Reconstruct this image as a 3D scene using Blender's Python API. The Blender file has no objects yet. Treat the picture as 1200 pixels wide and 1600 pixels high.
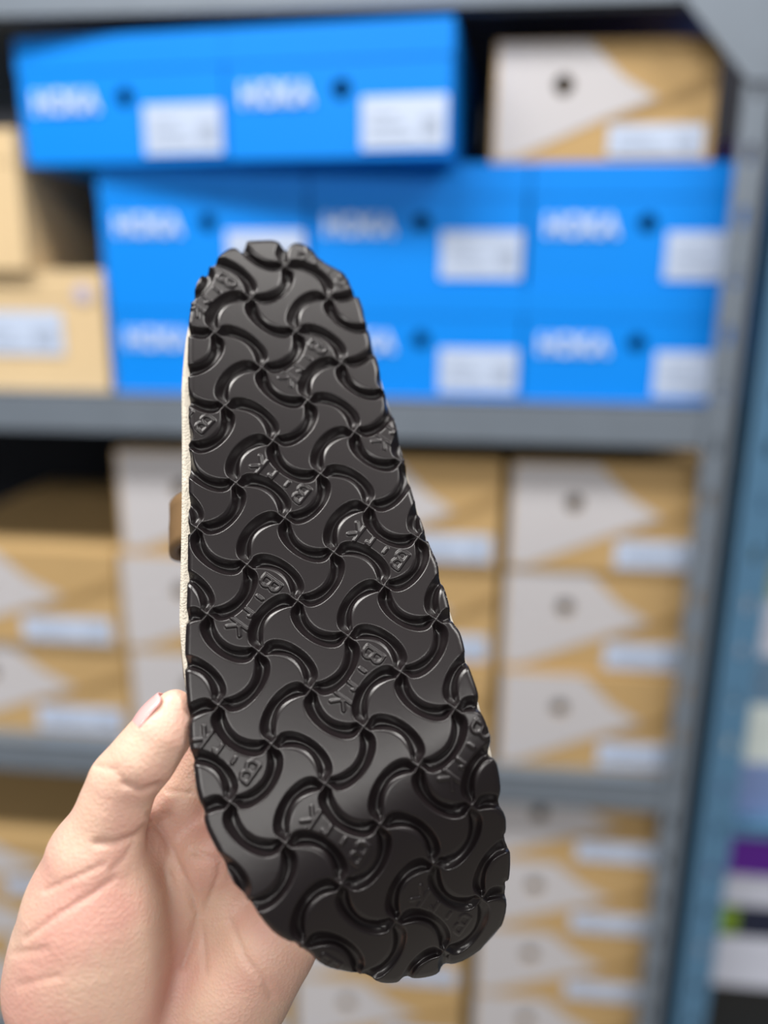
import bpy, math, random
import numpy as np
from mathutils import Matrix, Vector

scene = bpy.context.scene
COL = scene.collection
random.seed(4)

# ------------------------------------------------------------------ camera
F = 1250.0                                   # focal length in pixels of the 1200x1600 frame
CAM = np.array([0.0, 0.0, 1.45])
def unit(v):
    v = np.asarray(v, float)
    return v / np.linalg.norm(v)
# vanishing points of the rack (its long edges and its posts) seen in camera axes: x right, y down, z forward
XW = unit([13350.0, 470.0, -1250.0])
DN = np.array([-60.0, 4650.0, 1250.0])
DN = unit(DN - XW * (DN @ XW))
ZW = -DN
YW = np.cross(ZW, XW)
def cam2world(p):
    p = np.asarray(p, float)
    return CAM + np.stack([p @ XW, p @ YW, p @ ZW], -1)
B3 = np.stack([XW, YW, ZW])                  # columns are the camera axes in the world
def ray(px, py):
    return B3 @ np.array([(px - 600) / F, (py - 800) / F, 1.0])
def on_y(px, py, y):
    d = ray(px, py); return CAM + d * (y / d[1])
def cpt(px, py, mm):                         # camera-axes point in mm at a depth in mm
    return np.array([(px - 600) / F * mm, (py - 800) / F * mm, mm])

cd = bpy.data.cameras.new('camera')
cam = bpy.data.objects.new('camera', cd); COL.objects.link(cam)
m = Matrix.Identity(4)
for r in range(3):
    m[r][0] = B3[r, 0]; m[r][1] = -B3[r, 1]; m[r][2] = -B3[r, 2]; m[r][3] = CAM[r]
cam.matrix_world = m
cd.sensor_fit = 'VERTICAL'; cd.sensor_height = 36.0
cd.lens = 36.0 * F / 1600.0
cd.clip_start = 0.02; cd.clip_end = 50
cd.dof.use_dof = True
cd.dof.focus_distance = 0.250
cd.dof.aperture_fstop = cd.lens / 10.5
scene.camera = cam

# ------------------------------------------------------------------ light
w = bpy.data.worlds.new('world'); scene.world = w; w.use_nodes = True
w.node_tree.nodes['Background'].inputs[0].default_value = (0.92, 0.96, 1.0, 1)
w.node_tree.nodes['Background'].inputs[1].default_value = 0.11
def tube(x, y, z, sx, sy, watts, col=(1, 0.97, 0.93)):          # the shop's ceiling lamps, above and behind the picture
    l = bpy.data.lights.new('ceiling_lamp_offscreen', 'AREA'); l.shape = 'RECTANGLE'
    l.size = sx; l.size_y = sy; l.energy = watts; l.color = col
    o = bpy.data.objects.new('ceiling_lamp_offscreen', l); COL.objects.link(o); o.location = (x, y, z)
    return o
tube(-0.75, 0.12, 2.75, 1.3, 0.28, 42)
tube(1.05, 0.12, 2.75, 1.3, 0.28, 26)
tube(-0.75, -2.5, 2.75, 1.3, 0.9, 64)
tube(1.05, -2.5, 2.75, 1.3, 0.9, 54)
vs = scene.view_settings
vs.view_transform = 'Standard'; vs.look = 'None'; vs.gamma = 1.0; vs.use_curve_mapping = False
vs.exposure = 0.22

# ------------------------------------------------------------------ materials
MATS = {}
def mat(name, col, rough=0.6, noise=None, metal=0.0, spec=0.5, bump=None, sss=None, coat=0.0):
    if name in MATS: return MATS[name]
    mt = bpy.data.materials.new(name); mt.use_nodes = True
    nt = mt.node_tree; b = nt.nodes['Principled BSDF']
    b.inputs['Base Color'].default_value = (*col, 1)
    b.inputs['Roughness'].default_value = rough
    b.inputs['Metallic'].default_value = metal
    b.inputs['Specular IOR Level'].default_value = spec
    b.inputs['Coat Weight'].default_value = coat
    tc = nt.nodes.new('ShaderNodeTexCoord')
    if noise:
        sc, amt = noise
        n = nt.nodes.new('ShaderNodeTexNoise'); n.inputs['Scale'].default_value = sc; n.inputs['Detail'].default_value = 5
        nt.links.new(tc.outputs['Object'], n.inputs['Vector'])
        mx = nt.nodes.new('ShaderNodeMixRGB'); mx.inputs[1].default_value = (*[c * (1 - amt) for c in col], 1)
        mx.inputs[2].default_value = (*[min(1, c * (1 + amt)) for c in col], 1)
        nt.links.new(n.outputs['Fac'], mx.inputs[0]); nt.links.new(mx.outputs[0], b.inputs['Base Color'])
    if bump:
        sc, st, dist = bump
        n2 = nt.nodes.new('ShaderNodeTexNoise'); n2.inputs['Scale'].default_value = sc; n2.inputs['Detail'].default_value = 4
        nt.links.new(tc.outputs['Object'], n2.inputs['Vector'])
        bp = nt.nodes.new('ShaderNodeBump'); bp.inputs['Strength'].default_value = st; bp.inputs['Distance'].default_value = dist
        nt.links.new(n2.outputs['Fac'], bp.inputs['Height']); nt.links.new(bp.outputs[0], b.inputs['Normal'])
    if sss:
        b.inputs['Subsurface Weight'].default_value = sss[0]
        b.inputs['Subsurface Radius'].default_value = sss[1]
        b.inputs['Subsurface Scale'].default_value = sss[2]
    MATS[name] = mt
    return mt
def srgb(r, g, b):
    f = lambda c: (c / 255 / 12.92) if c < 10.3 else (((c / 255) + 0.055) / 1.055) ** 2.4
    return (f(r), f(g), f(b))
mat('blue_card', srgb(0, 128, 226), 0.5, (9, 0.04), spec=0.2)
mat('kraft_card', srgb(180, 150, 104), 0.8, (14, 0.08), spec=0.25)
mat('plain_kraft', srgb(205, 180, 140), 0.75, (14, 0.06))
mat('white_print', srgb(186, 184, 188), 0.6, (20, 0.03))
mat('brown_print', srgb(150, 122, 78), 0.7, (20, 0.05))
mat('white_ink', srgb(190, 210, 238), 0.5)
mat('sticker', srgb(184, 198, 222), 0.22, (30, 0.03))
mat('glossy_sticker', srgb(184, 198, 222), 0.12, (30, 0.03))
mat('grey_ink', srgb(120, 130, 150), 0.5)
mat('pink_ink', srgb(215, 170, 175), 0.5)
mat('steel', srgb(112, 122, 134), 0.45, (40, 0.08), metal=0.25)
mat('blue_steel', srgb(78, 118, 150), 0.45, (40, 0.08), metal=0.2)
mat('wall_dark', srgb(40, 42, 50), 0.8, (6, 0.15))
mat('floor_mat', srgb(120, 116, 110), 0.5, (5, 0.1))
mat('rubber', (0.0092, 0.0066, 0.0074), 0.31, (55, 0.05), spec=0.5, bump=(700, 0.05, 0.0003))
mat('suede', srgb(206, 198, 184), 0.95, (600, 0.10), bump=(1500, 0.8, 0.0008))
mat('footbed', srgb(176, 150, 118), 0.9, (300, 0.12), bump=(900, 0.4, 0.0005))
mat('strap', srgb(122, 96, 66), 0.4, (120, 0.12), bump=(500, 0.2, 0.0004))
mat('brass', srgb(190, 160, 110), 0.3, metal=0.9)
mat('nail', srgb(226, 168, 166), 0.3, (200, 0.05), coat=0.2)

# ------------------------------------------------------------------ mesh helpers
def mesh_obj(name, verts, faces, mt=None, parent=None, smooth=False, loc=None, rotz=0.0):
    me = bpy.data.meshes.new(name)
    me.from_pydata([tuple(map(float, v)) for v in verts], [], [tuple(map(int, f)) for f in faces])
    me.update()
    if mt: me.materials.append(MATS[mt])
    if smooth: me.polygons.foreach_set('use_smooth', [True] * len(me.polygons))
    return link(name, me, parent, loc, rotz)
def link(name, me, parent=None, loc=None, rotz=0.0):
    o = bpy.data.objects.new(name, me); COL.objects.link(o)
    if parent: o.parent = parent
    if loc is not None: o.location = loc
    o.rotation_euler = (0, 0, rotz)
    return o
def thing(name, label, cat, loc, rotz=0.0, group=None):
    o = bpy.data.objects.new(name, None); COL.objects.link(o)
    o.location = loc; o.rotation_euler = (0, 0, rotz); o.empty_display_size = 0.05
    return tag(o, label, cat, group)
def tag(o, label, cat, group=None):
    o['label'] = label; o['category'] = cat
    if group: o['group'] = group
    return o
def struct(o):
    o['kind'] = 'structure'; return o
def boxmesh(x0, x1, y0, y1, z0, z1):
    v = [(x, y, z) for z in (z0, z1) for y in (y0, y1) for x in (x0, x1)]
    f = [(0, 2, 3, 1), (4, 5, 7, 6), (0, 1, 5, 4), (2, 6, 7, 3), (0, 4, 6, 2), (1, 3, 7, 5)]
    return v, f
def multi(boxes):
    V, Fc = [], []
    for b in boxes:
        v, f = boxmesh(*b); k = len(V); V += v; Fc += [tuple(i + k for i in q) for q in f]
    return V, Fc
def bevel(o, wd, seg=2):
    md = o.modifiers.new('bevel', 'BEVEL'); md.width = wd; md.segments = seg; md.limit_method = 'ANGLE'
    return o

# ------------------------------------------------------------------ setting
D = 0.78                                     # distance of the rack's front edge (box fronts)
FLOOR = 0.0
BACK = D + 0.42
v, f = boxmesh(-2.6, 2.8, -2.6, BACK + 0.06, -0.05, 0.0)
struct(mesh_obj('floor', v, f, 'floor_mat'))
v, f = boxmesh(-2.6, 2.8, BACK, BACK + 0.06, 0.0, 2.8)
struct(mesh_obj('wall_back', v, f, 'wall_dark'))

# heights of the shelf decks from the photograph
z_mid = on_y(560, 619, D)[2]
z_low = on_y(560, 1178, D)[2]
z_top = on_y(560, 16, D - 0.02)[2]
z_base = z_low - (z_mid - z_low) * 1.02
print('decks', z_top, z_mid, z_low, z_base)

# ------------------------------------------------------------------ rack
XP = on_y(1108, 800, D - 0.02)[0]            # front right post
XL = XP - 1.25
def angle_post(parent, x, y, z0, z1, wd, sgn, ydir, mt, side):
    """slotted L-angle post: a side flange, and a face flange with slots punched through it"""
    t = 0.003
    xs = sorted((x, x + sgn * wd)); ys = sorted((y, y + ydir * side))
    xa = sorted((x, x + sgn * t)); yt = sorted((y, y + ydir * t))
    xc = x + sgn * wd * 0.57; hw = 0.0028; hh = 0.008
    bx = [(xa[0], xa[1], ys[0], ys[1], z0, z1), (xs[0], xc - hw, yt[0], yt[1], z0, z1), (xc + hw, xs[1], yt[0], yt[1], z0, z1)]
    z = z0; k = z0 + 0.12
    while k < z1 - 0.03:
        bx.append((xc - hw, xc + hw, yt[0], yt[1], z, k - hh)); z = k + hh; k += 0.05
    bx.append((xc - hw, xc + hw, yt[0], yt[1], z, z1))
    return mesh_obj('post', *multi(bx), mt, parent)
def shelf_deck(parent, x0, x1, y0, y1, ztop, lip, mt):
    t = 0.0015
    V, Fc = multi([(x0, x1, y0, y1, ztop - t, ztop), (x0, x1, y0, y0 + t, ztop - lip, ztop),
                   (x0, x1, y1 - t, y1, ztop - lip, ztop), (x0, x1, y0, y0 + 0.014, ztop - lip, ztop - lip + t)])
    return mesh_obj('shelf', V, Fc, mt, parent)
rack = thing('storage_rack', 'grey steel slotted-angle rack full of blue and brown shoe boxes', 'shelf', (0, 0, 0))
PW = 0.027
yf = D - 0.024
DEP = 0.385
for (x, y, s, yd) in ((XP + PW / 2, yf, -1, 1), (XP + PW / 2, yf + DEP, -1, -1), (XL, yf, 1, 1), (XL, yf + DEP, 1, -1)):
    angle_post(rack, x, y, 0.0, 1.98, PW, s, yd, 'steel', 0.018)
for z, lip in ((z_top, 0.030), (z_mid, 0.040), (z_low, 0.036), (z_base, 0.036)):
    shelf_deck(rack, XL + 0.004, XP + PW / 2 - 0.004, yf + 0.0035, yf + DEP - 0.0035, z + (lip if z == z_top else 0), lip, 'steel')
# corner gusset under the top shelf
g = [(XP - PW / 2 + 0.002, z_top + 0.03), (XP - PW / 2 - 0.055, z_top + 0.03), (XP - PW / 2 - 0.055, z_top - 0.0), (XP - PW / 2 + 0.002, z_top - 0.06),
     (XP + PW / 2 - 0.002, z_top - 0.06), (XP + PW / 2 - 0.002, z_top + 0.03)]
gv = [(x, yf - 0.002, z) for x, z in g] + [(x, yf + 0.0005, z) for x, z in g]
n = len(g)
mesh_obj('gusset_plate', gv, [tuple(range(n)), tuple(range(2 * n - 1, n - 1, -1))] + [(i, i + n, (i + 1) % n + n, (i + 1) % n) for i in range(n)], 'steel', rack)

# neighbouring blue rack: its near post and shelves
XB = on_y(1175, 800, D - 0.03)[0] + 0.0035
rack2 = thing('blue_rack', 'blue-grey steel rack beside the grey one, with mixed boxes', 'shelf', (0, 0, 0))
BW = 0.036
for (x, y, s, yd) in ((XB - BW / 2, D - 0.035, 1, 1), (XB - BW / 2, D + 0.33, 1, -1), (XB + 1.0, D - 0.035, -1, 1), (XB + 1.0, D + 0.33, -1, -1)):
    angle_post(rack2, x, y, 0.0, 1.98, BW, s, yd, 'blue_steel', BW)
zb = [on_y(1180, 1278, D - 0.012)[2], on_y(1195, 800, D)[2], on_y(1180, 262, D - 0.012)[2], on_y(1180, 1680, D - 0.012)[2]]
for z in zb:
    shelf_deck(rack2, XB - BW / 2 + 0.004, XB + 0.996, D - 0.031, D + 0.326, z, 0.012, 'blue_steel')

# ------------------------------------------------------------------ shoe boxes
def text_mesh(txt, width, height, bold=0.0):
    cu = bpy.data.curves.new('wordmark', 'FONT'); cu.body = txt; cu.offset = bold; cu.extrude = 0.004
    o = bpy.data.objects.new('wordmark', cu); COL.objects.link(o)
    bpy.context.view_layer.update()
    me = bpy.data.meshes.new_from_object(o.evaluated_get(bpy.context.evaluated_depsgraph_get()))
    bpy.data.objects.remove(o); bpy.data.curves.remove(cu)
    co = np.array([v.co for v in me.vertices])
    lo, hi = co.min(0), co.max(0)
    out = np.zeros_like(co)
    out[:, 0] = (co[:, 0] - lo[0]) / (hi[0] - lo[0]) * width - width / 2
    out[:, 2] = (co[:, 1] - lo[1]) / (hi[1] - lo[1]) * height - height / 2
    out[:, 1] = -(co[:, 2] - lo[2]) / (hi[2] - lo[2]) * 0.0006
    me.vertices.foreach_set('co', out.ravel()); me.update()
    return me
WM = text_mesh('HOKA', 0.066, 0.020, 0.03); WM.materials.append(MATS['white_ink'])

def front_with_hole(W, H, hx, hz, hr, y=0.0, deep=0.003):
    """front panel (x 0..W, z 0..H) with a round finger hole through it"""
    N = 24
    V = []; Fc = []
    circ = [(hx + hr * math.cos(2 * math.pi * k / N), hz + hr * math.sin(2 * math.pi * k / N)) for k in range(N)]
    def tor(k):
        a = 2 * math.pi * k / N; c, s = math.cos(a), math.sin(a)
        tx = (W - hx) / c if c > 1e-9 else (-hx / c if c < -1e-9 else 1e9)
        tz = (H - hz) / s if s > 1e-9 else (-hz / s if s < -1e-9 else 1e9)
        t = min(tx, tz); return (hx + c * t, hz + s * t)
    rim = [tor(k) for k in range(N)]
    V += [(x, y, z) for x, z in circ] + [(x, y, z) for x, z in rim] + [(x, y + deep, z) for x, z in circ]
    def side(p):
        x, z = p
        if abs(x - W) < 1e-7: return 0
        if abs(z - H) < 1e-7: return 1
        if abs(x) < 1e-7: return 2
        return 3
    corners = [(W, H), (0, H), (0, 0), (W, 0)]
    for k in range(N):
        k2 = (k + 1) % N
        a, b2 = side(rim[k]), side(rim[k2])
        if a != b2:
            V.append((corners[a][0], y, corners[a][1])); ci = len(V) - 1
            Fc.append((k, k2, k2 + N, ci, k + N))
        else:
            Fc.append((k, k2, k2 + N, k + N))
        Fc.append((k, k + 2 * N, k2 + 2 * N, k2))
    return V, Fc, [k + 2 * N for k in range(N)]

def shoe_box(name, label, cat, loc, W, H, Dp, mt, rotz=0.0, group=None, hole=None, wordmark=None, labels=(), prints=(), gold=None):
    t = thing(name, label, cat, loc, rotz, group)
    lid_h = 0.028; g = 0.0008
    if hole:
        hx, hz, hr = hole
        V, Fc, cap = front_with_hole(W, H - 0.002, hx, hz, hr)
        k = len(V)
        v2 = [(0, 0, 0), (W, 0, 0), (W, Dp, 0), (0, Dp, 0), (0, 0, H - 0.002), (W, 0, H - 0.002), (W, Dp, H - 0.002), (0, Dp, H - 0.002)]
        V += v2
        Fc += [tuple(i + k for i in q) for q in ((0, 3, 2, 1), (1, 2, 6, 5), (2, 3, 7, 6), (3, 0, 4, 7), (4, 5, 6, 7))]
        b = mesh_obj('body', V, Fc, mt, t)
        rv = [(hx + rr_ * math.cos(2 * math.pi * q / 24), yy_, hz + rr_ * math.sin(2 * math.pi * q / 24)) for yy_, rr_ in ((-0.0002, hr * 1.01), (-0.0002, hr * 0.96), (0.0035, hr * 0.96), (0.0035, hr * 1.01)) for q in range(24)]
        mesh_obj('finger_hole', rv, [(l_ * 24 + q, l_ * 24 + (q + 1) % 24, ((l_ + 1) % 4) * 24 + (q + 1) % 24, ((l_ + 1) % 4) * 24 + q) for l_ in range(4) for q in range(24)], mt, t)
    else:
        v, f = boxmesh(0, W, 0, Dp, 0, H - 0.002); b = mesh_obj('body', v, f, mt, t)
    v, f = multi([(-g, W + g, -g, Dp + g, H - 0.002, H), (-g, W + g, -g, 0, H - lid_h, H - 0.002), (-g, W + g, Dp, Dp + g, H - lid_h, H - 0.002),
                  (-g, 0, 0, Dp, H - lid_h, H - 0.002), (W, W + g, 0, Dp, H - lid_h, H - 0.002)])
    if not prints: mesh_obj('lid', v, f, mt, t)
    else:
        v, f = boxmesh(0, W, 0, Dp, H - 0.002, H); mesh_obj('lid', v, f, mt, t)
    if wordmark:
        link('wordmark', WM, t, (wordmark[0], -0.0004 - g, wordmark[1]))
    for (x0, x1, z0, z1, lm) in labels:
        v, f = boxmesh(x0, x1, -0.0006, 0.0, z0, z1)
        s = mesh_obj('sticker', v, f, lm, t, loc=(0, -g, 0))
        bars = []
        w_, h_ = x1 - x0, z1 - z0
        for q in range(3):
            zz = z0 + h_ * (0.22 + 0.2 * q); bars.append((x0 + w_ * 0.10, x0 + w_ * (0.62 - 0.1 * q), -0.0009, -0.0005, zz, zz + h_ * 0.035))
        for q in range(6):
            xx = x0 + w_ * (0.72 + 0.035 * q); bars.append((xx, xx + w_ * 0.013, -0.0009, -0.0005, z0 + h_ * 0.2, z0 + h_ * 0.6))
        mesh_obj('printed_lines', *multi(bars), 'grey_ink', s)
    for (poly, pm, dy) in prints:
        n = len(poly)
        cv = [(u * W, -dy, q * H) for u, q in poly] + [(u * W, 0.0, q * H) for u, q in poly]
        fc = [tuple(range(n - 1, -1, -1))] + [(i, (i + 1) % n, (i + 1) % n + n, i + n) for i in range(n)]
        hole_in = hole
        if hole and pm == 'white_print':
            # the printed area runs around the hole: fan of strips from the rim of the hole to the polygon
            hx, hz, hr = hole; cv = []; fc = []
            P = [(u * W, q * H) for u, q in poly]; N = 48
            def hit(a):
                c, s = math.cos(a), math.sin(a); best = 1e9
                for i in range(n):
                    x1, y1 = P[i]; x2, y2 = P[(i + 1) % n]
                    dx, dz = x2 - x1, y2 - y1; den = c * dz - s * dx
                    if abs(den) < 1e-12: continue
                    tt = ((x1 - hx) * dz - (y1 - hz) * dx) / den; uu = ((x1 - hx) * s - (y1 - hz) * c) / den
                    if tt > 0 and -1e-9 <= uu <= 1 + 1e-9: best = min(best, tt)
                return best
            angs = sorted([2 * math.pi * k / N for k in range(N)] + [math.atan2(p[1] - hz, p[0] - hx) % (2 * math.pi) for p in P])
            for a in angs:
                r = hit(a); cv.append((hx + hr * 1.02 * math.cos(a), -dy, hz + hr * 1.02 * math.sin(a))); cv.append((hx + r * math.cos(a), -dy, hz + r * math.sin(a)))
            M_ = len(angs)
            fc = [(2 * i, 2 * ((i + 1) % M_), 2 * ((i + 1) % M_) + 1, 2 * i + 1) for i in range(M_)]
        mesh_obj('printed_panel', cv, fc, pm, t)
    return t

def front_px(xa, xb, ytop, ybot, y=D):
    """box front from its pixel edges on the vertical plane at distance y -> (x0, z0, W, H)"""
    ym = (ytop + ybot) / 2
    a = on_y(xa, ym, y); b = on_y(xb, ym, y)
    xm = (xa + xb) / 2
    return a[0], on_y(xm, ybot, y)[2], b[0] - a[0], on_y(xm, ytop, y)[2] - on_y(xm, ybot, y)[2]

# --- blue boxes: three on the deck, three on them, two askew on top
BWID, BH, BDP = 0.2135, 0.1195, 0.33
def blue(label, x, z, rotz=0.0, y=D, sticker='sticker', W=None):
    W = W or BWID
    return shoe_box('shoe_box', label, 'box', (x, y, z), W, BH, BDP, 'blue_card', rotz, 'blue shoe boxes on the grey rack',
                    hole=(W * 0.525, BH * 0.52, 0.0085), wordmark=(W * 0.235, BH * 0.50),
                    labels=((W * 0.615, W * 0.985, BH * 0.06, BH * 0.45, sticker),))
x_b = on_y(176, 530, D)[0]; x_m = on_y(158, 350, D)[0]
step1 = (on_y(818, 530, D)[0] - x_b) / 2; step2 = (on_y(828, 350, D)[0] - x_m) / 2
print('blue steps', step1, step2, 'heights', on_y(560, 440, D)[2] - z_mid, on_y(560, 254, D)[2] - on_y(560, 440, D)[2])
BH = (on_y(560, 256, D)[2] - z_mid) / 2
W1 = min(step1, step2) - 0.0020
nm = ['against the brown carton', 'in the middle', 'beside the grey post']
for k in range(3):
    blue('blue shoe box with white wordmark on the shelf deck, ' + nm[k], x_b + k * step1, z_mid, W=W1)
nm2 = ['half under the first askew box', 'between its two neighbours', 'under the brown and white box']
for k in range(3):
    blue('blue shoe box in the second layer, ' + nm2[k], x_m + k * step2, z_mid + BH, W=W1)
zt = z_mid + 2 * BH
ya = 0.777; xa = -0.4173
yaw = math.radians(-5.5)
blue('blue shoe box set askew on top, jutting out towards the plain cartons', xa, zt, yaw, ya, 'glossy_sticker', W=W1)
blue('blue shoe box set askew on top, next to the dark gap', xa + (W1 + 0.002) * math.cos(yaw), zt, yaw, ya + (W1 + 0.002) * math.sin(yaw), W=W1)

# --- brown and white boxes
ARROW = [(0.015, 0.985), (0.42, 0.985), (0.58, 0.70), (0.74, 0.53), (0.50, 0.36), (0.10, 0.04), (0.015, 0.04)]
BAND = [(0.52, 0.34), (0.76, 0.52), (0.985, 0.74), (0.985, 0.60), (0.80, 0.48), (0.60, 0.34)]
def kraft(label, x, z, W, H, y=D, rotz=0.0, group='brown and white shoe boxes', depth=0.32, sticker=True):
    return shoe_box('shoe_box', label, 'box', (x, y, z), W, H, depth, 'kraft_card', rotz, group,
                    hole=(W * 0.315, H * 0.64, 0.0085), labels=((W * 0.53, W * 0.96, H * 0.05, H * 0.31, 'sticker'),) if sticker else (),
                    prints=((ARROW, 'white_print', 0.0007), (BAND, 'brown_print', 0.0006)))
x0, z0, W, H = front_px(772, 1120, 57, 250)
kraft('brown shoe box with white printed arrow lying on top of the blue boxes', x0, zt, W, H)

# under the middle deck
def stack(xa, xb, ybot, hpx, n, labels, z, y=D):
    x0 = on_y(xa, ybot - 150, y)[0]; W = on_y(xb, ybot - 150, y)[0] - x0
    for k in range(n):
        kraft(labels[k], x0 + 0.002 * math.sin(3.1 * k + xa), z + k * hpx, W, hpx - 0.001, y=y + 0.003 + 0.003 * math.sin(2.3 * k + xb), group='brown and white shoe boxes under the blue ones')
HK = 0.1115
stack(-125, 190, 1150, HK, 2, ['brown and white shoe box in the stack of two, at its bottom', 'brown and white shoe box in the stack of two, on top'], z_low)
stack(196, 500, 1155, HK, 3, ['brown and white shoe box in the stack behind the fingers, lowest of three',
                            'brown and white shoe box in the stack behind the fingers, middle of three', 'brown and white shoe box in the stack behind the fingers, topmost'], z_low)
stack(506, 772, 1165, HK, 3, ['brown and white shoe box in the stack behind the sole, lowest of three',
                            'brown and white shoe box in the stack behind the sole, middle of three', 'brown and white shoe box in the stack behind the sole, topmost'], z_low)
stack(782, 1092, 1195, HK, 3, ['brown and white shoe box beside the grey post, lowest of its three',
                             'brown and white shoe box beside the grey post, middle of its three', 'brown and white shoe box beside the grey post, topmost of its three'], z_low)
# under the lower deck
def low(xa, xb, n, lab, h=0.1):
    x0 = on_y(xa, 1450, D)[0]; W = on_y(xb, 1450, D)[0] - x0
    for k in range(n):
        kraft(lab % ['lowest', 'second from below', 'third from below', 'topmost'][k + (4 - n if k == n - 1 else 0)], x0, z_base + k * h, W, h - 0.001, group='brown and white shoe boxes on the lowest shelf')
hb = (z_low - z_base) * 0.235
low(-150, 170, 3, 'brown shoe box on the lowest shelf behind the hand, %s', hb * 0.93)
low(185, 450, 3, 'brown shoe box on the lowest shelf behind the palm, %s', hb)
low(458, 728, 3, 'brown shoe box on the lowest shelf under the sole tip, %s', hb)
low(745, 1022, 4, 'brown shoe box on the lowest shelf next to the grey post, %s', hb)

# --- plain cartons at the left of the blue boxes
x0, z0, W, H = front_px(-120, 165, 420, 606)
t = shoe_box('carton', 'plain brown carton on the shelf deck with a pale blue label', 'box', (x0, D, z_mid), W, H, 0.3, 'plain_kraft', group='plain cartons',
             labels=((W * 0.22, W * 0.77, H * 0.30, H * 0.66, 'sticker'),))
cx, cz = W * 0.895, H * 0.81
mesh_obj('round_sticker', [(cx, -0.0018, cz)] + [(cx + 0.009 * math.cos(a * math.pi / 12), -0.0018, cz + 0.009 * math.sin(a * math.pi / 12)) for a in range(24)],
         [(0, 1 + a, 1 + (a + 1) % 24) for a in range(24)], 'round_lav' if 'round_lav' in MATS else mat('round_lav', srgb(176, 170, 190), 0.5).name, t)
x0, z0, W2, H2 = front_px(-190, 40, 205, 420)
shoe_box('carton', 'plain brown carton standing on the labelled carton', 'box', (x0, D - 0.01, z_mid + H), W2, H2, 0.17, 'plain_kraft', group='plain cartons')

# --- mixed boxes on the blue rack
XR = XB - BW / 2 + 0.012
mat('pale_card', srgb(196, 206, 204), 0.6, (15, 0.04)); mat('slate_card', srgb(92, 122, 150), 0.6, (15, 0.06))
mat('lav_card', srgb(110, 130, 175), 0.6, (15, 0.05)); mat('purple_card', srgb(92, 22, 150), 0.5, (15, 0.05))
mat('navy_card', srgb(12, 22, 48), 0.5, (15, 0.05)); mat('black_card', srgb(14, 16, 18), 0.5, (15, 0.05))
mat('green_print', srgb(110, 140, 20), 0.5, (15, 0.05)); mat('white_card', srgb(186, 190, 205), 0.6, (15, 0.04)); mat('sage_card', srgb(150, 165, 140), 0.6, (15, 0.04))
def mixed(label, ytop, ybot, mt, xr=None, patch=None):
    yy = D - 0.012
    z1 = on_y(1180, ytop, yy)[2]; z0 = on_y(1180, ybot, yy)[2]
    t = shoe_box('flat_box', label, 'box', (XR + 0.014, yy + 0.008, z0), 0.30, z1 - z0, 0.28, mt, group='mixed boxes on the blue rack')
    if patch:
        v, f = boxmesh(0.008, 0.04, -0.0016, -0.0008, (z1 - z0) * 0.12, (z1 - z0) * 0.92); mesh_obj('printed_patch', v, f, patch, t)
for a in [('pale lavender-blue flat box on the blue rack shelf', 1198, 1278, 'lav_card'),
          ('white box on the blue rack, lying on the lavender one', 1106, 1198, 'pale_card'),
          ('slate blue box on the blue rack between two white ones', 1030, 1106, 'slate_card'),
          ('white box on the blue rack above the slate one', 942, 1030, 'white_card'),
          ('sage green box on top of the blue rack stack', 880, 942, 'sage_card'),
          ('purple box in the blue rack under its shelf', 1299, 1376, 'purple_card'),
          ('white box under the purple one in the blue rack', 1376, 1424, 'white_card'),
          ('white box in the blue rack between navy and black ones', 1474, 1552, 'white_card'),
          ('black box at the bottom of the stack in the blue rack', 1552, 1680, 'black_card'),
          ('purple box high up on the blue rack', 140, 262, 'purple_card')]:
    mixed(*a)
mixed('navy box with a green printed patch in the blue rack', 1424, 1474, 'navy_card', patch='green_print')

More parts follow.
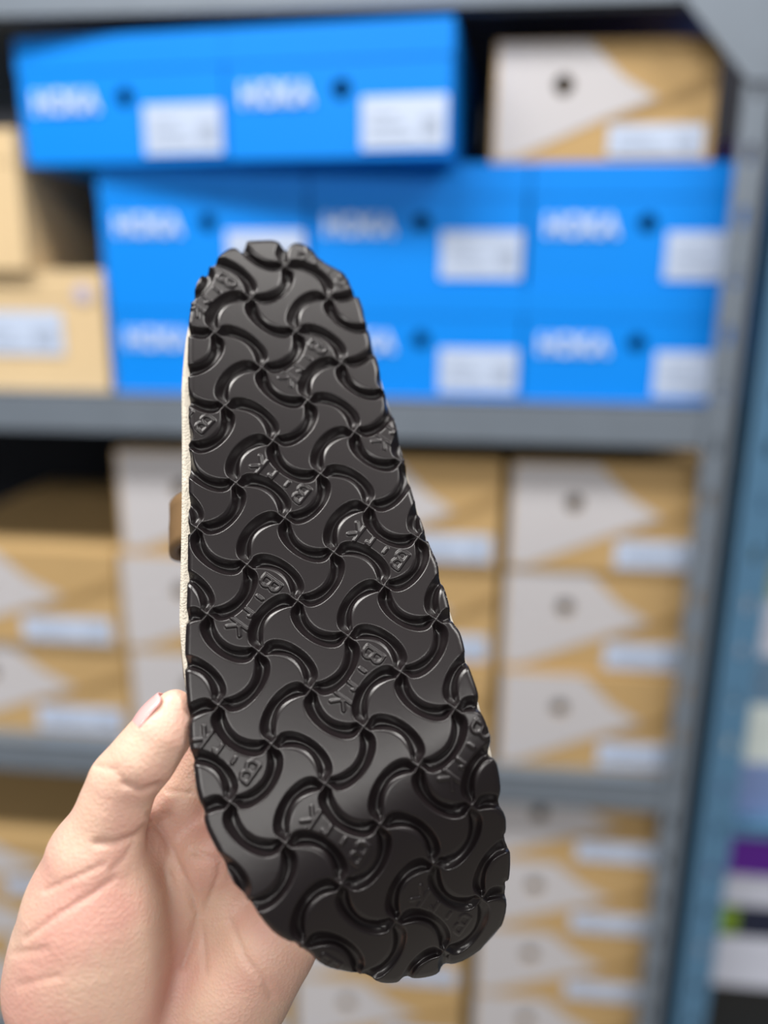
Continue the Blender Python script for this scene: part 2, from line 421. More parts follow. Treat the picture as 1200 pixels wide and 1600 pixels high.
# ------------------------------------------------------------------ the sandal
CELL = 19.3e-3
RS = np.array([[0.82391, 0.56631, 0.02166], [0.53791, -0.76942, -0.34444], [-0.17839, 0.29544, -0.93856]])
TS = np.array([-1.9565, 2.1897, 12.529])
OUT = [(-4.83, 5.905), (-4.676, 6.126), (-4.5, 6.325), (-4.347, 6.365), (-4.281, 6.394), (-4.232, 6.555), (-4.111, 6.641), (-3.914, 6.676), (-3.609, 6.606), (-3.277, 6.661), (-3.014, 6.603), (-2.822, 6.479), (-2.569, 6.371), (-2.296, 6.148), (-2.07, 5.929), (-1.838, 5.72), (-1.625, 5.536), (-1.43, 5.376), (-1.177, 5.112), (-0.941, 4.909), (-0.62, 4.66), (-0.265, 4.336), (0.006, 4.072), (0.293, 3.782), (0.663, 3.461), (1.026, 3.162), (1.26, 2.979), (1.507, 2.809), (1.646, 2.651), (1.89, 2.463), (2.109, 2.252), (2.244, 2.116), (2.424, 2.037), (2.613, 1.868), (2.704, 1.759), (2.891, 1.609), (3.169, 1.389), (3.29, 1.222), (3.479, 1.115), (3.693, 0.942), (3.792, 0.766), (3.967, 0.712), (4.218, 0.477), (4.319, 0.312), (4.536, 0.191), (4.677, 0.036), (4.711, -0.056), (4.899, -0.141), (5.059, -0.297), (5.217, -0.511), (5.192, -0.586), (5.338, -0.708), (5.565, -0.958), (5.695, -1.295), (5.622, -1.679), (5.429, -2.023), (5.196, -2.221), (5.158, -2.409), (4.926, -2.59), (4.68, -2.7), (4.61, -2.82), (4.377, -2.927), (4.085, -2.936), (3.736, -3.033), (3.457, -3.093), (3.151, -3.068), (2.901, -3.054), (2.545, -3.072), (2.063, -2.928), (1.719, -2.851), (1.252, -2.635), (0.937, -2.485), (0.668, -2.277), (0.471, -2.132), (0.262, -1.927), (-0.001, -1.7), (-0.282, -1.377), (-0.571, -1.073), (-0.88, -0.701), (-1.209, -0.257), (-1.618, 0.287), (-2.049, 0.842), (-2.486, 1.407), (-2.954, 1.993), (-3.437, 2.598), (-3.879, 3.128), (-4.258, 3.611), (-4.446, 3.863), (-4.672, 4.23), (-4.755, 4.367), (-4.871, 4.683), (-4.916, 5.052), (-4.94, 5.312), (-4.911, 5.597), (-4.791, 5.716)]
OUT = np.array(OUT)
def z0(i, j):
    s = (i - j) / 2 ** .5; t = (i + j) / 2 ** .5 - 1.2
    sp = 0.4 * np.log1p(np.exp(np.minimum((i - 0.3074 * j - 2.42) / 0.4, 40)))
    return -0.233 * sp ** 2 + 0.0717 * (s / 5) ** 2 + 0.1183 * (t / 2) ** 2 + 0.3647 * (s / 5) * (t / 2)
def sole_world(i, j, z):
    q = np.stack([i, j, z], -1) @ RS.T + TS
    return cam2world(q * CELL)
def catmull(P, k):
    n = len(P); out = []
    for a in range(n):
        p0, p1, p2, p3 = P[a - 1], P[a], P[(a + 1) % n], P[(a + 2) % n]
        for q in range(k):
            t = q / k
            out.append(0.5 * ((2 * p1) + (p2 - p0) * t + (2 * p0 - 5 * p1 + 4 * p2 - p3) * t * t + (-p0 + 3 * p1 - 3 * p2 + p3) * t ** 3))
    return np.array(out)
def signed(P, poly):
    """signed distance (inside positive) and nearest point on a closed polyline"""
    a = poly; b = np.roll(poly, -1, 0); e = b - a; L = (e ** 2).sum(1)
    best = np.full(len(P), 1e9); near = np.zeros_like(P); ins = np.zeros(len(P), bool)
    for k in range(len(a)):
        d = P - a[k]
        t = np.clip((d @ e[k]) / max(L[k], 1e-12), 0, 1)
        q = a[k] + t[:, None] * e[k]
        dd = ((P - q) ** 2).sum(1)
        m_ = dd < best; best[m_] = dd[m_]; near[m_] = q[m_]
        c = ((a[k, 1] > P[:, 1]) != (b[k, 1] > P[:, 1]))
        if c.any():
            xi = a[k, 0] + (P[:, 1] - a[k, 1]) * e[k, 0] / (e[k, 1] if abs(e[k, 1]) > 1e-12 else 1e-12)
            ins ^= c & (P[:, 0] < xi)
    return np.where(ins, 1, -1) * np.sqrt(best), near
def smin(a, b, k):
    h = np.clip(0.5 + 0.5 * (b - a) / k, 0, 1)
    return b + (a - b) * h - k * h * (1 - h)
def seg_d(x, y, x1, y1, x2, y2):
    ex, ey = x2 - x1, y2 - y1
    t = np.clip(((x - x1) * ex + (y - y1) * ey) / (ex * ex + ey * ey), 0, 1)
    return np.hypot(x - x1 - t * ex, y - y1 - t * ey)
def glyphs():
    G = []
    h = 0.155
    sx = -0.545                                          # B
    G.append((sx, -h, sx, h))
    for yc, r, wd in ((h / 2, h / 2, 0.15), (-h / 2, h / 2, 0.165)):
        pts = [(sx, yc + r)] + [(sx + wd - r + r * math.cos(a), yc + r * math.sin(a)) for a in np.linspace(math.pi / 2, -math.pi / 2, 7)] + [(sx, yc - r)]
        G += [(*pts[k], *pts[k + 1]) for k in range(len(pts) - 1)]
    G.append((-0.185, -0.045, -0.185, 0.045))              # i
    G += [(0.085, -0.075, 0.085, 0.075), (0.085, 0.055, 0.135, 0.07), (0.135, 0.07, 0.15, 0.045)]   # r
    sx = 0.33                                            # k
    G += [(sx, -h, sx, h), (sx, -0.02, sx + 0.15, 0.115), (sx + 0.03, 0.0, sx + 0.15, -0.13)]
    return G
GL = glyphs()
DEPTH = 0.165
def tread(i, j):
    """height of the wave tread (cell units) at lattice position i, j: arcs between pinwheel points"""
    ci = np.floor(i); cj = np.floor(j); fi = i - ci; fj = j - cj
    odd = ((ci + cj) % 2) == 1
    u = np.where(odd, fi, fj); t = np.where(odd, fj, fi) - 0.5
    tu = t + 0.5
    s1, e1 = 0.165, 0.76                  # bulge of the block edge, and the share of the edge it takes
    wb, we = 0.145, 0.265                  # far edge: straight ridges, then an elliptic arch
    dep = np.zeros_like(i)
    ph = np.clip(t / e1, -0.5, 0.5) * math.pi
    cb = np.cos(ph)
    w1 = s1 * cb ** 0.9
    g1 = np.where(np.abs(t) < e1 / 2, s1 * math.pi / e1 * np.abs(np.sin(ph)), 0)
    c1 = 1 / np.sqrt(1 + g1 * g1)
    for wv in (u, 1 - u):
        d1 = (wv - w1) * c1
        q = np.hypot(t / 0.5, np.maximum(wv - wb, 0) / we)
        gq = np.hypot(t / 0.25, np.maximum(wv - wb, 0) / we ** 2) / np.maximum(q, 1e-6)
        d2 = np.where(wv > wb, (1 - q) / np.maximum(gq, 1e-6), np.minimum(tu, 1 - tu))
        sh = 0.058 * cb
        p1 = np.where(d1 < sh, 0.5 * d1, 0.5 * sh + 2.4 * (d1 - sh))
        p2 = 1.55 * d2 * np.clip(d2 / 0.035, 0, 1) ** 0.5
        g = smin(p1, p2, 0.045); g = smin(g, np.full_like(g, DEPTH), 0.07)
        dep = np.maximum(dep, np.where((d1 > 0) & (d2 > 0), np.maximum(g, 0), 0))
    h = -dep
    # lettering on every other block
    x = np.where(odd, -(fj - 0.5), -(fi - 0.5)); y = np.where(odd, fi - 0.5, -(fj - 0.5))
    has = (odd & (np.mod(cj, 4) == 0)) | (~odd & (np.mod(cj, 4) == 2))
    idx = np.nonzero(has)[0]
    if len(idx):
        xs, ys = x[idx], y[idx]
        dmin = np.full(len(idx), 1e9)
        for gseg in GL: dmin = np.minimum(dmin, seg_d(xs, ys, *gseg))
        h[idx] += 0.026 * np.clip((0.036 - dmin) / 0.018, 0, 1) * (dep[idx] < 0.02)
    # letters that run over the cell border into the bulge of the block (the B and K ends)
    return h
# lettering of the cell next door, where the block bulges across its edge
def tread_full(i, j):
    h = tread(i, j)
    for di, dj in ((0, 1), (0, -1), (1, 0), (-1, 0)):
        ci = np.floor(i) + di; cj = np.floor(j) + dj
        odd = ((ci + cj) % 2) == 1
        has = (odd & (np.mod(cj, 4) == 0) & (di == 0)) | (~odd & (np.mod(cj, 4) == 2) & (dj == 0))
        idx = np.nonzero(has)[0]
        if not len(idx): continue
        fi = i[idx] - ci[idx]; fj = j[idx] - cj[idx]; od = odd[idx]
        x = np.where(od, -(fj - 0.5), -(fi - 0.5)); y = np.where(od, fi - 0.5, -(fj - 0.5))
        dmin = np.full(len(idx), 1e9)
        for gseg in GL: dmin = np.minimum(dmin, seg_d(x, y, *gseg))
        h[idx] = np.maximum(h[idx], h[idx] + 0.026 * np.clip((0.036 - dmin) / 0.018, 0, 1) * (h[idx] > -0.02))
    return h

sandal = thing('sandal', 'sandal held up sole first, dark brown wave tread with embossed lettering', 'sandal', tuple(sole_world(0.8, 0.8, -0.5)))
IS = Matrix.Translation(sandal.location).inverted()
OFF = np.array(sandal.location)
def build_sole():
    hs = 0.0135
    poly = catmull(OUT, 3)
    gi = np.arange(-5.1, 5.9, hs); gj = np.arange(-3.25, 6.85, hs)
    ni, nj = len(gi), len(gj)
    I, J = np.meshgrid(gi, gj, indexing='ij'); P = np.stack([I.ravel(), J.ravel()], -1)
    # cheap prefilter by bounding strip, then exact signed distance
    sd, near = signed(P, poly)
    snap = np.abs(sd) < 0.62 * hs
    P[snap] = near[snap]
    inside = (sd > 0) | snap
    bd = np.where(snap, 0, sd)
    keep = np.nonzero(inside)[0]
    hgt = np.zeros(len(P)); hgt[keep] = tread_full(P[keep, 0], P[keep, 1])
    rim = np.clip(bd / 0.10, 0, 1)
    hgt -= 0.05 * (1 - rim) ** 2
    z = z0(P[:, 0], P[:, 1]) + hgt
    idx = np.arange(ni * nj).reshape(ni, nj)
    q = np.stack([idx[:-1, :-1], idx[1:, :-1], idx[1:, 1:], idx[:-1, 1:]], -1).reshape(-1, 4)
    cnt = inside[q].sum(1)
    quads = q[cnt == 4]
    q3 = q[cnt == 3]
    tris = np.array([[v for v in row if inside[v]] for row in q3]) if len(q3) else np.zeros((0, 3), int)
    # boundary edges
    E_ = np.concatenate([quads[:, [0, 1]], quads[:, [1, 2]], quads[:, [2, 3]], quads[:, [3, 0]], tris[:, [0, 1]], tris[:, [1, 2]], tris[:, [2, 0]]])
    key = {}
    K_ = np.minimum(E_[:, 0], E_[:, 1]).astype(np.int64) * (ni * nj) + np.maximum(E_[:, 0], E_[:, 1])
    uq, first, c = np.unique(K_, return_index=True, return_counts=True)
    be = E_[first[c == 1]]
    W3 = sole_world(P[:, 0], P[:, 1], z) - OFF
    used = np.unique(np.concatenate([quads.ravel(), tris.ravel()]))
    remap = -np.ones(ni * nj, int); remap[used] = np.arange(len(used))
    V = W3[used]
    # side wall: drop the rim to the underside, drawn in slightly, in two steps
    bv = np.unique(be.ravel())
    c0 = np.array([0.3, 1.1])
    faces_extra = []
    rows = [remap]
    base = len(V); allV = [V]
    for dz, inn in ((-0.10, 0.0), (-0.27, 0.05)):
        Pb = P[bv].copy(); dirv = c0 - Pb; dirv /= np.linalg.norm(dirv, axis=1)[:, None]
        Pb += dirv * inn
        zz = z0(Pb[:, 0], Pb[:, 1]) + np.minimum(dz, hgt[bv] - 0.02 if dz > -0.2 else dz)
        allV.append(sole_world(Pb[:, 0], Pb[:, 1], zz) - OFF)
        rm = -np.ones(ni * nj, int); rm[bv] = base + np.arange(len(bv)); base += len(bv); rows.append(rm)
    for a, b in zip(rows[:-1], rows[1:]):
        faces_extra.append(np.stack([a[be[:, 1]], a[be[:, 0]], b[be[:, 0]], b[be[:, 1]]], -1))
    V = np.concatenate(allV)
    Q = np.concatenate([remap[quads]] + faces_extra); T = remap[tris]
    me = bpy.data.meshes.new('outsole')
    me.vertices.add(len(V)); me.vertices.foreach_set('co', V.astype(np.float32).ravel())
    nl = len(Q) * 4 + len(T) * 3
    me.loops.add(nl); me.loops.foreach_set('vertex_index', np.concatenate([Q.ravel(), T.ravel()]).astype(np.int32))
    me.polygons.add(len(Q) + len(T))
    me.polygons.foreach_set('loop_start', np.concatenate([np.arange(len(Q)) * 4, len(Q) * 4 + np.arange(len(T)) * 3]).astype(np.int32))
    me.update(calc_edges=True); me.validate()
    me.polygons.foreach_set('use_smooth', [True] * len(me.polygons))
    me.materials.append(MATS['rubber'])
    o = link('outsole', me, sandal)
    o['label'] = 'dark brown rubber sole with pinwheel wave tread'
    print('outsole', len(V), len(Q), len(T))
build_sole()

# smooth outline for the layers behind the tread
def smooth_outline(it=6):
    P = catmull(OUT, 3)
    L = np.r_[0, np.cumsum(np.linalg.norm(np.roll(P, -1, 0) - P, axis=1))]
    Pc = np.vstack([P, P[:1]])
    n = 260; s = np.linspace(0, L[-1], n, endpoint=False)
    P = np.stack([np.interp(s, L, Pc[:, 0]), np.interp(s, L, Pc[:, 1])], -1)
    for _ in range(it * 8): P = 0.5 * P + 0.25 * (np.roll(P, 1, 0) + np.roll(P, -1, 0))
    return P
SM = smooth_outline()
def normals(P):
    tg = np.roll(P, -1, 0) - np.roll(P, 1, 0); nn = np.stack([tg[:, 1], -tg[:, 0]], -1)
    nn /= np.linalg.norm(nn, axis=1)[:, None]
    if ((P - P.mean(0)) * nn).sum() < 0: nn = -nn
    return nn
NO = normals(SM)
CEN = np.array([0.2, 1.0])
def loft(name, rings, mt, cap0=True, cap1=True, label=None, sub=0):
    """rings: list of (Nx2 lattice positions, z offset below the tread surface in cells)"""
    n = len(SM); V = []; Fc = []
    for P, dz in rings: V.append(sole_world(P[:, 0], P[:, 1], z0(P[:, 0], P[:, 1]) + dz) - OFF)
    V = np.concatenate(V)
    for k in range(len(rings) - 1):
        for a in range(n): b = (a + 1) % n; Fc.append((k * n + a, k * n + b, (k + 1) * n + b, (k + 1) * n + a))
    if cap0: Fc.append(tuple(range(n)))
    if cap1: Fc.append(tuple(range((len(rings) - 1) * n, len(rings) * n))[::-1])
    o = mesh_obj(name, V, Fc, mt, sandal, smooth=True)
    if label: o['label'] = label
    return o
def off(d): return SM + NO * (d[:, None] if isinstance(d, np.ndarray) else d)
# the cork body bulges past the tread on the inner (left) side of the picture
tt = (SM[:, 0] + SM[:, 1]) / 2 ** .5; ss = (SM[:, 0] - SM[:, 1]) / 2 ** .5
left = np.clip(-(NO[:, 0] + NO[:, 1]) / 2 ** .5, 0, 1)
lb = 0.02 + 0.14 * left * np.clip((ss + 7.2) / 2.5, 0, 1) * np.clip((0.9 - ss) / 1.6, 0, 1)
lb = lb - 0.10 * np.clip((ss - 2.2) / 2.0, 0, 1)
loft('midsole', [(CEN + (off(lb - 0.2) - CEN) * k, -0.30) for k in (0.03, 0.35, 0.65, 0.85)] + [(off(lb - 0.2), -0.28), (off(lb - 0.08), -0.225), (off(lb - 0.01), -0.26), (off(lb), -0.5), (off(lb - 0.03), -1.0), (off(lb - 0.10), -1.12), (off(-0.35 + lb), -1.10)],
     'suede', cap0=True, cap1=False, label='cream suede covered cork edge')
rings = []
for k, sc in enumerate((0.0, 0.15, 0.4, 0.7, 0.97)):
    P = off(lb - 0.33); P = CEN + (P - CEN) * (1 - sc)
    rings.append((P, -1.10 + 0.10 * min(1, sc * 2.2)))
loft('footbed', rings, 'footbed', cap0=False, cap1=True)
# two straps arching over the footbed on the far side, with buckles
def at_s(sv, side):
    """outline point at length position sv; side -1 = left of the picture, +1 = right"""
    msk = (left > 0.25) if side < 0 else (((NO[:, 0] + NO[:, 1]) / 2 ** .5) > 0.25)
    k = np.nonzero(msk)[0]; q = k[np.argmin(np.abs(ss[k] - sv))]
    return tt[q] + (lb[q] if side < 0 else lb[q]) * side
def strap(s0, s1, bulge):
    """leather band: path given as (sideways past the edge, depth) at the left, over the top, down the right"""
    V = []; Fc = []; n = 32; mseg = 6; th = 0.15
    key = [('L', -0.12, -0.80), ('L', bulge * 0.55, -1.08), ('L', bulge, -1.6), ('L', bulge * 0.7, -2.2), ('C', -0.45, -3.0), ('C', 0.55, -3.0), ('R', -0.22, -2.1), ('R', -0.18, -1.4), ('R', -0.16, -0.8)]
    for layer in (0, 1):
        for a in range(n + 1):
            for b in range(mseg + 1):
                sv = s0 + (s1 - s0) * b / mseg
                tl, tr = at_s(sv, -1), at_s(sv, 1)
                cm, hw = (tl + tr) / 2, (tr - tl) / 2
                K = np.array([((tl - o_) if kk == 'L' else (tr + o_) if kk == 'R' else cm + o_ * hw, z_) for kk, o_, z_ in key])
                f_ = a / n * (len(K) - 1); k0 = min(int(f_), len(K) - 2); t_ = f_ - k0
                p0, p1, p2, p3 = K[max(k0 - 1, 0)], K[k0], K[k0 + 1], K[min(k0 + 2, len(K) - 1)]
                p = 0.5 * (2 * p1 + (p2 - p0) * t_ + (2 * p0 - 5 * p1 + 4 * p2 - p3) * t_ ** 2 + (-p0 + 3 * p1 - 3 * p2 + p3) * t_ ** 3)
                if layer:
                    c_ = np.array([cm, -1.4]); p = p + unit(c_ - p) * th
                i = (sv + p[0]) / 2 ** .5; j = (p[0] - sv) / 2 ** .5
                V.append(sole_world(np.array(i), np.array(j), z0(np.array(i), np.array(j)) * 0.6 + p[1]) - OFF)
    N1 = (n + 1) * (mseg + 1)
    g = lambda l, a, b: l * N1 + a * (mseg + 1) + b
    for a in range(n):
        for b in range(mseg):
            Fc.append((g(0, a, b), g(0, a + 1, b), g(0, a + 1, b + 1), g(0, a, b + 1)))
            Fc.append((g(1, a, b), g(1, a, b + 1), g(1, a + 1, b + 1), g(1, a + 1, b)))
        for b in (0, mseg):
            q = (g(0, a, b), g(1, a, b), g(1, a + 1, b), g(0, a + 1, b)); Fc.append(q if b == 0 else q[::-1])
    for a in (0, n):
        for b in range(mseg): Fc.append((g(0, a, b), g(0, a, b + 1), g(1, a, b + 1), g(1, a, b)))
    o = mesh_obj('strap', V, Fc, 'strap', sandal, smooth=True)
    # buckle frame on the right flank
    B_ = []
    q0 = int(n * 0.72)
    for (b0, b1) in ((1, 5),):
        c = [np.array(V[g(0, q0 + da, b)]) for da, b in ((-2, b0), (-2, b1), (2, b1), (2, b0))]
        BV, BF = [], []
        for k in range(4):
            p, q = c[k], c[(k + 1) % 4]; d = unit(q - p); nrm = unit(np.cross(c[1] - c[0], c[3] - c[0])); sd_ = np.cross(d, nrm)
            kk = len(BV)
            for pt in (p - d * 0.001, q + d * 0.001):
                for a_, b_ in ((-1, -1), (1, -1), (1, 1), (-1, 1)): BV.append(pt + sd_ * 0.0015 * a_ + nrm * 0.0015 * b_)
            BF += [tuple(kk + x for x in r) for r in ((0, 1, 2, 3), (7, 6, 5, 4), (0, 4, 5, 1), (1, 5, 6, 2), (2, 6, 7, 3), (3, 7, 4, 0))]
        mesh_obj('buckle', BV, BF, 'brass', o)
strap(-3.2, -2.3, 0.52)
strap(-1.15, -0.05, 0.25)

# ------------------------------------------------------------------ the hand
def smooth_union(d, e, k):
    h = np.clip(0.5 + 0.5 * (e - d) / k, 0, 1)
    return e + (d - e) * h - k * h * (1 - h)
def cone_sdf(G, a, b, ra, rb):
    ab = b - a; L = np.linalg.norm(ab)
    p = G - a.astype(np.float32)
    t = np.clip((p @ (ab / (L * L)).astype(np.float32)), 0, 1)
    d = np.sqrt(((p - t[..., None] * ab.astype(np.float32)) ** 2).sum(-1))
    return d - (ra + (rb - ra) * t)
def surface_nets(S, o, h):
    nx, ny, nz = S.shape
    s = S < 0
    c = np.zeros((nx - 1, ny - 1, nz - 1), np.uint8)
    for dx in (0, 1):
        for dy in (0, 1):
            for dz in (0, 1): c += s[dx:nx - 1 + dx, dy:ny - 1 + dy, dz:nz - 1 + dz]
    act = (c > 0) & (c < 8)
    ids = -np.ones(act.shape, int); cells = np.argwhere(act); ids[act] = np.arange(len(cells))
    acc = np.zeros((len(cells), 3)); cnt = np.zeros(len(cells))
    cor = [(x, y, z) for x in (0, 1) for y in (0, 1) for z in (0, 1)]
    val = {q: S[cells[:, 0] + q[0], cells[:, 1] + q[1], cells[:, 2] + q[2]] for q in cor}
    for q in cor:
        for ax in range(3):
            if q[ax]: continue
            r = list(q); r[ax] = 1; r = tuple(r)
            a, b = val[q], val[r]; m_ = (a < 0) != (b < 0)
            t = np.where(m_, a / np.where(m_, a - b, 1), 0)
            pt = np.array(q, float)[None] + t[:, None] * np.eye(3)[ax]
            acc[m_] += pt[m_]; cnt[m_] += 1
    V = (cells + acc / cnt[:, None]) * h + o
    Fs = []
    for ax in range(3):
        a1, a2 = (ax + 1) % 3, (ax + 2) % 3
        lo = [slice(None)] * 3; hi = [slice(None)] * 3
        lo[ax] = slice(0, -1); hi[ax] = slice(1, None)
        ch = s[tuple(lo)] != s[tuple(hi)]
        E_ = np.argwhere(ch)
        ok = (E_[:, a1] > 0) & (E_[:, a2] > 0) & (E_[:, a1] < S.shape[a1] - 1) & (E_[:, a2] < S.shape[a2] - 1)
        E_ = E_[ok]
        def cid(d1, d2):
            q = E_.copy(); q[:, a1] -= d1; q[:, a2] -= d2; return ids[q[:, 0], q[:, 1], q[:, 2]]
        f4 = np.stack([cid(1, 1), cid(0, 1), cid(0, 0), cid(1, 0)], -1)
        fl = s[E_[:, 0], E_[:, 1], E_[:, 2]]
        f4[~fl] = f4[~fl][:, ::-1]
        Fs.append(f4)
    return V, np.concatenate(Fs)

# bones: (pixel x, pixel y, depth mm, radius mm)
def bone(*js): return [(cpt(a, b, c), r) for a, b, c, r in js]
CHAINS = {
 'thumb': bone((273, 1105, 240, 5.3), (253, 1145, 238, 8.1), (223, 1186, 237, 8.9), (192, 1222, 238, 9.2), (176, 1268, 239, 9.8), (150, 1338, 241, 13.5), (150, 1395, 244, 17.5), (148, 1450, 246, 20.5)),
 'thenar': bone((148, 1440, 246, 20.5), (140, 1520, 250, 23.0), (150, 1620, 256, 22.0), (190, 1760, 262, 18.0)),
 'index': bone((230, 1520, 262, 12), (275, 1370, 264, 11), (287, 1250, 262, 9.6), (335, 1120, 265, 8.6), (392, 1030, 270, 7.8), (430, 975, 273, 6.6)),
 'web': bone((205, 1350, 252, 9), (236, 1305, 256, 7.5), (282, 1262, 262, 8)),
 'middle': bone((290, 1560, 266, 12), (360, 1400, 264, 11), (420, 1270, 257.5, 9.3), (480, 1120, 265, 8.8), (520, 1010, 273, 8.0), (540, 950, 276, 6.8)),
 'ring': bone((310, 1580, 266, 12), (415, 1450, 260, 11), (490, 1330, 255.5, 9.2), (560, 1200, 260, 8.5), (595, 1100, 265.5, 7.8), (610, 1045, 268, 6.6)),
 'pinky': bone((310, 1600, 266, 12), (415, 1490, 260, 12), (500, 1410, 256, 9.0), (580, 1310, 256, 7.6), (622, 1235, 257, 6.9), (640, 1190, 258, 5.9)),
 'hypothenar': bone((410, 1480, 258, 14.0), (366, 1545, 262, 16.2), (302, 1632, 264, 17.5), (260, 1760, 266, 18.0)),
 'pad': bone((285, 1400, 260, 10), (322, 1335, 257, 9.5), (372, 1290, 257, 9)),
 'palm': bone((280, 1420, 268, 12), (270, 1520, 268, 14), (240, 1640, 266, 17), (225, 1780, 264, 19)),
 'forearm': bone((225, 1780, 264, 22.5), (190, 1960, 252, 25), (130, 2300, 225, 31)) + [(np.array([-92.0, 395.0, 150.0]), 38.0)],
}
def build_hand():
    h = 0.8
    pts = np.array([p for c in CHAINS.values() for p, r in c]); rad = np.array([r for c in CHAINS.values() for p, r in c])
    lo = (pts - rad[:, None]).min(0) - 4; hi = (pts + rad[:, None]).max(0) + 4
    ax = [np.arange(lo[k], hi[k], h, dtype=np.float32) for k in range(3)]
    S = np.full([len(a) for a in ax], 1e3, np.float32)
    for nm, c in CHAINS.items():
        kb = 9.0 if nm in ('thenar', 'hypothenar', 'palm', 'forearm') else 4.5
        for (a, ra), (b, rb) in zip(c[:-1], c[1:]):
            # only the neighbourhood of the bone needs evaluating
            mn = np.minimum(a, b) - max(ra, rb) - 16; mx = np.maximum(a, b) + max(ra, rb) + 16
            sl = tuple(slice(max(0, int((mn[k] - lo[k]) / h)), min(len(ax[k]), int((mx[k] - lo[k]) / h) + 1)) for k in range(3))
            G = np.stack(np.meshgrid(ax[0][sl[0]], ax[1][sl[1]], ax[2][sl[2]], indexing='ij'), -1)
            e = cone_sdf(G, a, b, ra, rb)
            S[sl] = smooth_union(S[sl], e, np.float32(kb))
    V, Q = surface_nets(S, lo, h)
    # relax a little
    for _ in range(3):
        acc = np.zeros_like(V); cn = np.zeros(len(V))
        for k in range(4):
            np.add.at(acc, Q[:, k], V[Q[:, (k + 1) % 4]]); np.add.at(cn, Q[:, k], 1)
        V = 0.5 * V + 0.5 * acc / cn[:, None]
    # normals
    fn = np.cross(V[Q[:, 2]] - V[Q[:, 0]], V[Q[:, 3]] - V[Q[:, 1]])
    N = np.zeros_like(V)
    for k in range(4): np.add.at(N, Q[:, k], fn)
    N /= np.linalg.norm(N, axis=1)[:, None] + 1e-9
    print('normal check', (N * (V - V.mean(0))).sum(1).mean())
    px = V[:, 0] / V[:, 2] * F + 600; py = V[:, 1] / V[:, 2] * F + 800
    facing = np.clip(-(N * V).sum(1) / np.linalg.norm(V, axis=1) * 3, 0, 1)
    # skin creases: (depth mm, width px, polyline)
    CR = [(0.9, 5, [(192, 1224), (222, 1236), (250, 1226)]), (0.4, 4, [(170, 1204), (186, 1212), (196, 1224)]), (0.45, 4, [(150, 1196), (166, 1200), (182, 1202)]),
          (1.0, 6, [(150, 1318), (182, 1318), (215, 1306), (232, 1290)]),
          (0.6, 5, [(40, 1466), (90, 1430), (140, 1400), (180, 1372)]), (0.45, 5, [(70, 1392), (120, 1370), (160, 1352)]), (0.4, 6, [(20, 1490), (70, 1484)]),
          (0.35, 6, [(30, 1540), (90, 1526)]), (0.5, 5, [(176, 1360), (196, 1340), (208, 1318)]),
          (1.1, 6, [(234, 1276), (258, 1306), (276, 1350), (300, 1400), (310, 1430), (300, 1470), (285, 1510)]),
          (0.7, 5, [(345, 1340), (342, 1370), (318, 1430)]), (0.6, 5, [(310, 1430), (318, 1470), (320, 1520)]), (0.7, 5, [(300, 1330), (340, 1345)]),
          (0.7, 5, [(360, 1440), (384, 1500), (410, 1530), (424, 1556)]), (0.6, 4, [(245, 1276), (262, 1272)]), (0.5, 4, [(262, 1236), (300, 1240)])]
    disp = np.zeros(len(V))
    for dep, wd, pl in CR:
        best = np.full(len(V), 1e9)
        for (x1, y1), (x2, y2) in zip(pl[:-1], pl[1:]): best = np.minimum(best, seg_d(px, py, x1, y1, x2, y2))
        disp = np.maximum(disp, dep * np.exp(-(best / wd) ** 2) - 0.0)
    V = V - N * (disp * facing)[:, None]
    root = thing('hand', 'pale bare left hand holding the sandal, thumb pressed against its edge', 'hand', (0, 0, 0))
    W3 = cam2world(V / 1000.0)
    base = W3[np.argmin(W3[:, 2])]
    root.location = base
    me = bpy.data.meshes.new('skin')
    me.vertices.add(len(W3)); me.vertices.foreach_set('co', (W3 - base).astype(np.float32).ravel())
    me.loops.add(Q.size); me.loops.foreach_set('vertex_index', Q.ravel().astype(np.int32))
    me.polygons.add(len(Q)); me.polygons.foreach_set('loop_start', (np.arange(len(Q)) * 4).astype(np.int32))
    me.update(calc_edges=True); me.validate()
    me.polygons.foreach_set('use_smooth', [True] * len(Q))
    mt = skin_mat(); me.materials.append(mt)
    o = link('skin', me, root)
    print('hand', len(V), S.shape)
    # thumb nail: curved plate lying on the outer side of the thumb tip
    tip, mid = cpt(273, 1105, 240), cpt(222, 1186, 237)
    axis = unit(tip - mid); out = np.array([-0.80, -0.52, -0.06]); out = unit(out - axis * (out @ axis)); sidev = np.cross(axis, out)
    NV, NF = [], []
    nu, nv = 10, 10
    L = np.linalg.norm(tip - mid)
    cc = cpt(264, 1129, 239.0)
    for th in (0.0, 0.6):
        for a in range(nu + 1):
            for b in range(nv + 1):
                u = a / nu; ph = (b / nv - 0.5) * 1.75
                wsc = 1.0 - 0.25 * max(0, (u - 0.8) / 0.2) ** 2 - 0.25 * max(0, (0.2 - u) / 0.2) ** 2
                rr = 9.75 - 1.95 * u + 0.75 * math.sin(math.pi * u) - th
                p = cc + axis * ((u - 0.5) * 11.5) + out * (rr * math.cos(ph * wsc) - 0.2) + sidev * (rr * math.sin(ph * wsc))
                NV.append(cam2world(p / 1000.0) - base)
    N1 = (nu + 1) * (nv + 1); g = lambda l, a, b: l * N1 + a * (nv + 1) + b
    for a in range(nu):
        for b in range(nv):
            NF.append((g(0, a, b), g(0, a, b + 1), g(0, a + 1, b + 1), g(0, a + 1, b))); NF.append((g(1, a, b), g(1, a + 1, b), g(1, a + 1, b + 1), g(1, a, b + 1)))
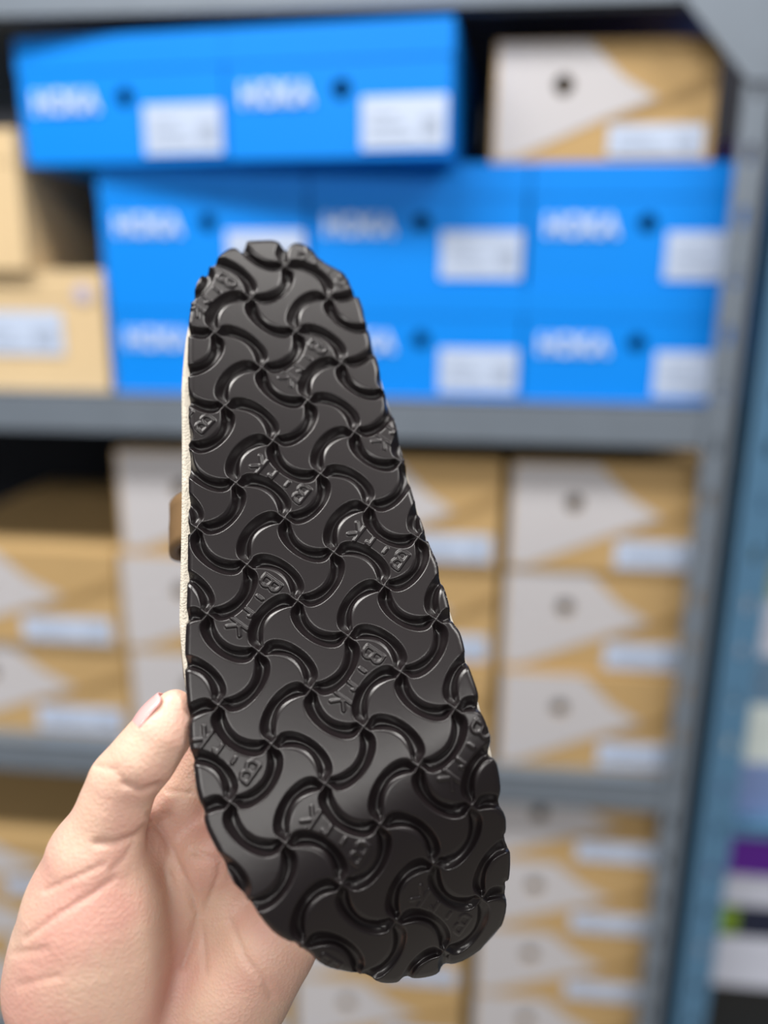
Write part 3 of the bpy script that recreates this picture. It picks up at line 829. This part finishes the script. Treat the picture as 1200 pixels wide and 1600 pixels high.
    for a in range(nu):
        NF.append((g(0, a, 0), g(0, a + 1, 0), g(1, a + 1, 0), g(1, a, 0))); NF.append((g(0, a, nv), g(1, a, nv), g(1, a + 1, nv), g(0, a + 1, nv)))
    for b in range(nv):
        NF.append((g(0, 0, b), g(1, 0, b), g(1, 0, b + 1), g(0, 0, b + 1))); NF.append((g(0, nu, b), g(0, nu, b + 1), g(1, nu, b + 1), g(1, nu, b)))
    nl = mesh_obj('nail', NV, NF, 'nail', root, smooth=True)
    nl['label'] = 'pink thumb nail'
def skin_mat():
    mt = mat('skin', srgb(222, 176, 152), 0.5, None, bump=None, sss=(0.35, (1.0, 0.35, 0.18), 0.006))
    nt = mt.node_tree; b = nt.nodes['Principled BSDF']
    tc = nt.nodes.new('ShaderNodeTexCoord')
    n1 = nt.nodes.new('ShaderNodeTexNoise'); n1.inputs['Scale'].default_value = 38; n1.inputs['Detail'].default_value = 3
    r = nt.nodes.new('ShaderNodeValToRGB')
    r.color_ramp.elements[0].position = 0.36; r.color_ramp.elements[0].color = (*srgb(206, 158, 144), 1)
    r.color_ramp.elements[1].position = 0.62; r.color_ramp.elements[1].color = (*srgb(214, 178, 158), 1)
    nt.links.new(tc.outputs['Object'], n1.inputs['Vector']); nt.links.new(n1.outputs['Fac'], r.inputs[0]); nt.links.new(r.outputs[0], b.inputs['Base Color'])
    n2 = nt.nodes.new('ShaderNodeTexVoronoi'); n2.inputs['Scale'].default_value = 900
    n3 = nt.nodes.new('ShaderNodeTexNoise'); n3.inputs['Scale'].default_value = 260; n3.inputs['Detail'].default_value = 4
    ad = nt.nodes.new('ShaderNodeMath'); ad.operation = 'ADD'
    bp = nt.nodes.new('ShaderNodeBump'); bp.inputs['Strength'].default_value = 0.25; bp.inputs['Distance'].default_value = 0.0006
    for q in (n2, n3): nt.links.new(tc.outputs['Object'], q.inputs['Vector'])
    nt.links.new(n2.outputs['Distance'], ad.inputs[0]); nt.links.new(n3.outputs['Fac'], ad.inputs[1])
    nt.links.new(ad.outputs[0], bp.inputs['Height']); nt.links.new(bp.outputs[0], b.inputs['Normal'])
    return mt
build_hand()
